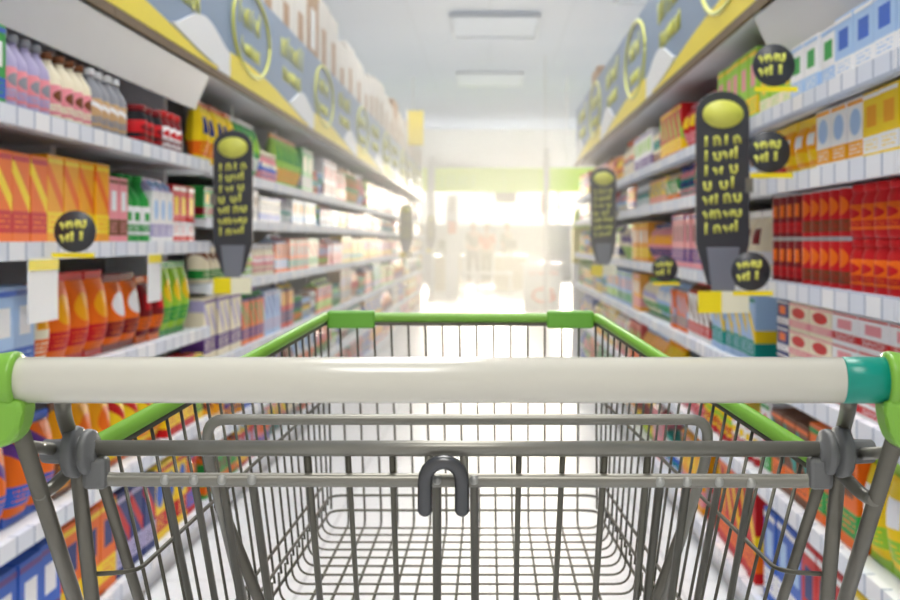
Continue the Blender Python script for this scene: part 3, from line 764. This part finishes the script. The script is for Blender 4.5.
# shelves along the shop front behind the tills
e = empty('window_shelf', (0, 36.5, 0), 'pale grey shelving standing behind the checkouts', 'shelf rack')
B('shelf_back', -3, 3, .35, .38, 0, 1.55, M_shelf, e)
for z in (.1, .5, .9, 1.3): B('shelf_board', -3, 3, 0, .349, z, z + .03, M_shelf, e)

# people at the tills
def skin_body(name, verts, edges, rad, m, parent, sub=1):
    me = bpy.data.meshes.new(name); me.from_pydata(verts, edges, []); me.materials.append(m)
    o = bpy.data.objects.new(name, me); COL.objects.link(o); o.parent = parent
    o.modifiers.new('skin', 'SKIN').use_smooth_shade = True
    for i, r in enumerate(rad):
        me.skin_vertices[0].data[i].radius = (r, r) if not isinstance(r, tuple) else r
    me.skin_vertices[0].data[0].use_root = True
    if sub: o.modifiers.new('sub', 'SUBSURF').render_levels = sub
    return o
M_skin = mat('skin', (214, 170, 140), .55)
def person(loc, rz, h, top, trousers, hair, label, step=.1):
    s = h / 1.7
    e = empty('person', loc, label, 'person', None, rz)
    V = [(0, 0, .93), (0, 0, 1.12), (0, 0, 1.36), (0, .0, 1.45), (0, -.01, 1.53), (0, -.015, 1.62), (0, -.01, 1.68)]
    Rr = [(.13, .10), (.12, .09), (.15, .10), .055, .058, .082, .05]
    E = [(0, 1), (1, 2), (2, 3), (3, 4), (4, 5), (5, 6)]
    arm, leg = [], []
    for q in (-1, 1):
        b = len(V)
        V += [(q * .18, 0, 1.38), (q * .22, .03, 1.12), (q * .21, -.14, .98), (q * .20, -.21, .95)]; Rr += [.055, .042, .034, .028]
        E += [(2, b), (b, b + 1), (b + 1, b + 2), (b + 2, b + 3)]; arm.append(b)
        for f in range(5):
            n = len(V); a = (f - 2) * .016
            V += [(q * .20 + a, -.25, .94), (q * .20 + a * 1.2, -.285 + abs(f - 2) * .01, .92)]; Rr += [.008, .007]; E += [(b + 3, n), (n, n + 1)]
        b = len(V)
        V += [(q * .09, 0, .86), (q * .10, -q * step * .5, .48), (q * .10, -q * step, .09), (q * .10, -q * step - .12, .035)]; Rr += [.085, .058, .04, .032]
        E += [(0, b), (b, b + 1), (b + 1, b + 2), (b + 2, b + 3)]; leg.append(b)
    sc = lambda vs: [tuple(c * s for c in v) for v in vs]
    skin_body('body', sc(V), E, [tuple(c * s for c in r) if isinstance(r, tuple) else r * s for r in Rr], M_skin, e)
    tv = [V[0], V[1], V[2]] + [V[a + k] for a in arm for k in (0, 1)] ; te = [(0, 1), (1, 2), (2, 3), (3, 4), (2, 5), (5, 6)]
    skin_body('shirt', sc(tv), te, [(.15 * s, .125 * s), (.14 * s, .115 * s), (.165 * s, .12 * s)] + [.066 * s, .055 * s] * 2, top, e)
    tv = [V[0]] + [V[a + k] for a in leg for k in (0, 1, 2)]; te = [(0, 1), (1, 2), (2, 3), (0, 4), (4, 5), (5, 6)]
    skin_body('trousers', sc(tv), te, [.145 * s] + [.1 * s, .075 * s, .06 * s] * 2, trousers, e)
    bm = bmesh.new(); bmesh.ops.create_uvsphere(bm, u_segments=16, v_segments=10, radius=.098 * s)
    for f in bm.faces: f.smooth = True
    bmesh.ops.delete(bm, geom=[v for v in bm.verts if v.co.z < -.02 * s and v.co.y < .03 * s], context='VERTS')
    bm.transform(Matrix.Translation((0, .006 * s, 1.645 * s))); obj('hair', bm, hair, e)
    bm = bmesh.new()
    for q in (-1, 1):
        t = bmesh.new(); bmesh.ops.create_uvsphere(t, u_segments=8, v_segments=6, radius=.010 * s); merge(bm, t, 0, Matrix.Translation((q * .03 * s, -.092 * s, 1.615 * s)))
    obj('eyes', bm, M_blade, e)
    bm = bmesh.new(); t = bmesh.new(); bmesh.ops.create_cone(t, segments=8, radius1=.016 * s, radius2=.004 * s, depth=.04 * s, cap_ends=True); merge(bm, t, 0, Matrix.Translation((0, -.10 * s, 1.59 * s)))
    obj('nose', bm, M_skin, e)
M_olive = mat('olive_cloth', (128, 122, 84), .8); M_orange = mat('orange_cloth', (236, 112, 44), .8); M_dark = mat('dark_cloth', (90, 84, 74), .8)
M_hair = mat('brown_hair', (92, 68, 46), .6)
person((-.42, 33.0, 0), .4, 1.55, M_olive, M_dark, M_hair, 'person in olive top standing at the checkouts, arms bent forward')
person((-.08, 32.2, 0), -.3, 1.50, M_orange, M_olive, M_hair, 'person in bright orange top standing at the checkouts behind the rail')
person((.44, 33.4, 0), .9, 1.55, M_olive, M_olive, M_hair, 'person in olive top and olive trousers beside the orange one', .2)

# ------------------------------------------------------------------ light
w = bpy.data.worlds.new('world'); S.world = w; w.use_nodes = True
bg = w.node_tree.nodes['Background']; bg.inputs[0].default_value = (1.0, .985, .96, 1); bg.inputs[1].default_value = .6
def area(name, loc, rot, sx, sy, power, rgb):
    l = bpy.data.lights.new(name, 'AREA'); l.shape = 'RECTANGLE'; l.size = sx; l.size_y = sy; l.energy = power; l.color = rgb
    o = bpy.data.objects.new(name, l); COL.objects.link(o); o.location = loc; o.rotation_euler = rot; return o
hz_ = bpy.data.materials.new('warm_haze'); hz_.use_nodes = True
nt = hz_.node_tree; nt.nodes.remove(nt.nodes['Principled BSDF']); vs = nt.nodes.new('ShaderNodeVolumeScatter')
vs.inputs['Color'].default_value = (1, .98, .93, 1); vs.inputs['Density'].default_value = .10; vs.inputs['Anisotropy'].default_value = .4
nt.links.new(vs.outputs[0], nt.nodes['Material Output'].inputs['Volume'])
hz = B('haze', XL + .02, XR - .03, 4.9, 19.6, .004, 2.3, hz_); tag(hz, 'bright warm haze filling the far end of the aisle', 'haze', None, 'stuff')  # scatter volume added to wash out the far aisle with glow
area('shopfront_daylight', (0, 39.6, 1.6), (-PI / 2 + .13, 0, 0), 8, 2.2, 1450, (1, .88, .68))  # added area lamp that sends a warm glow down the aisle
bpy.data.lights['shopfront_daylight'].spread = .62
S.view_settings.view_transform = 'Standard'; S.view_settings.look = 'None'; S.view_settings.gamma = 1; S.view_settings.use_curve_mapping = False
S.view_settings.exposure = 0.26
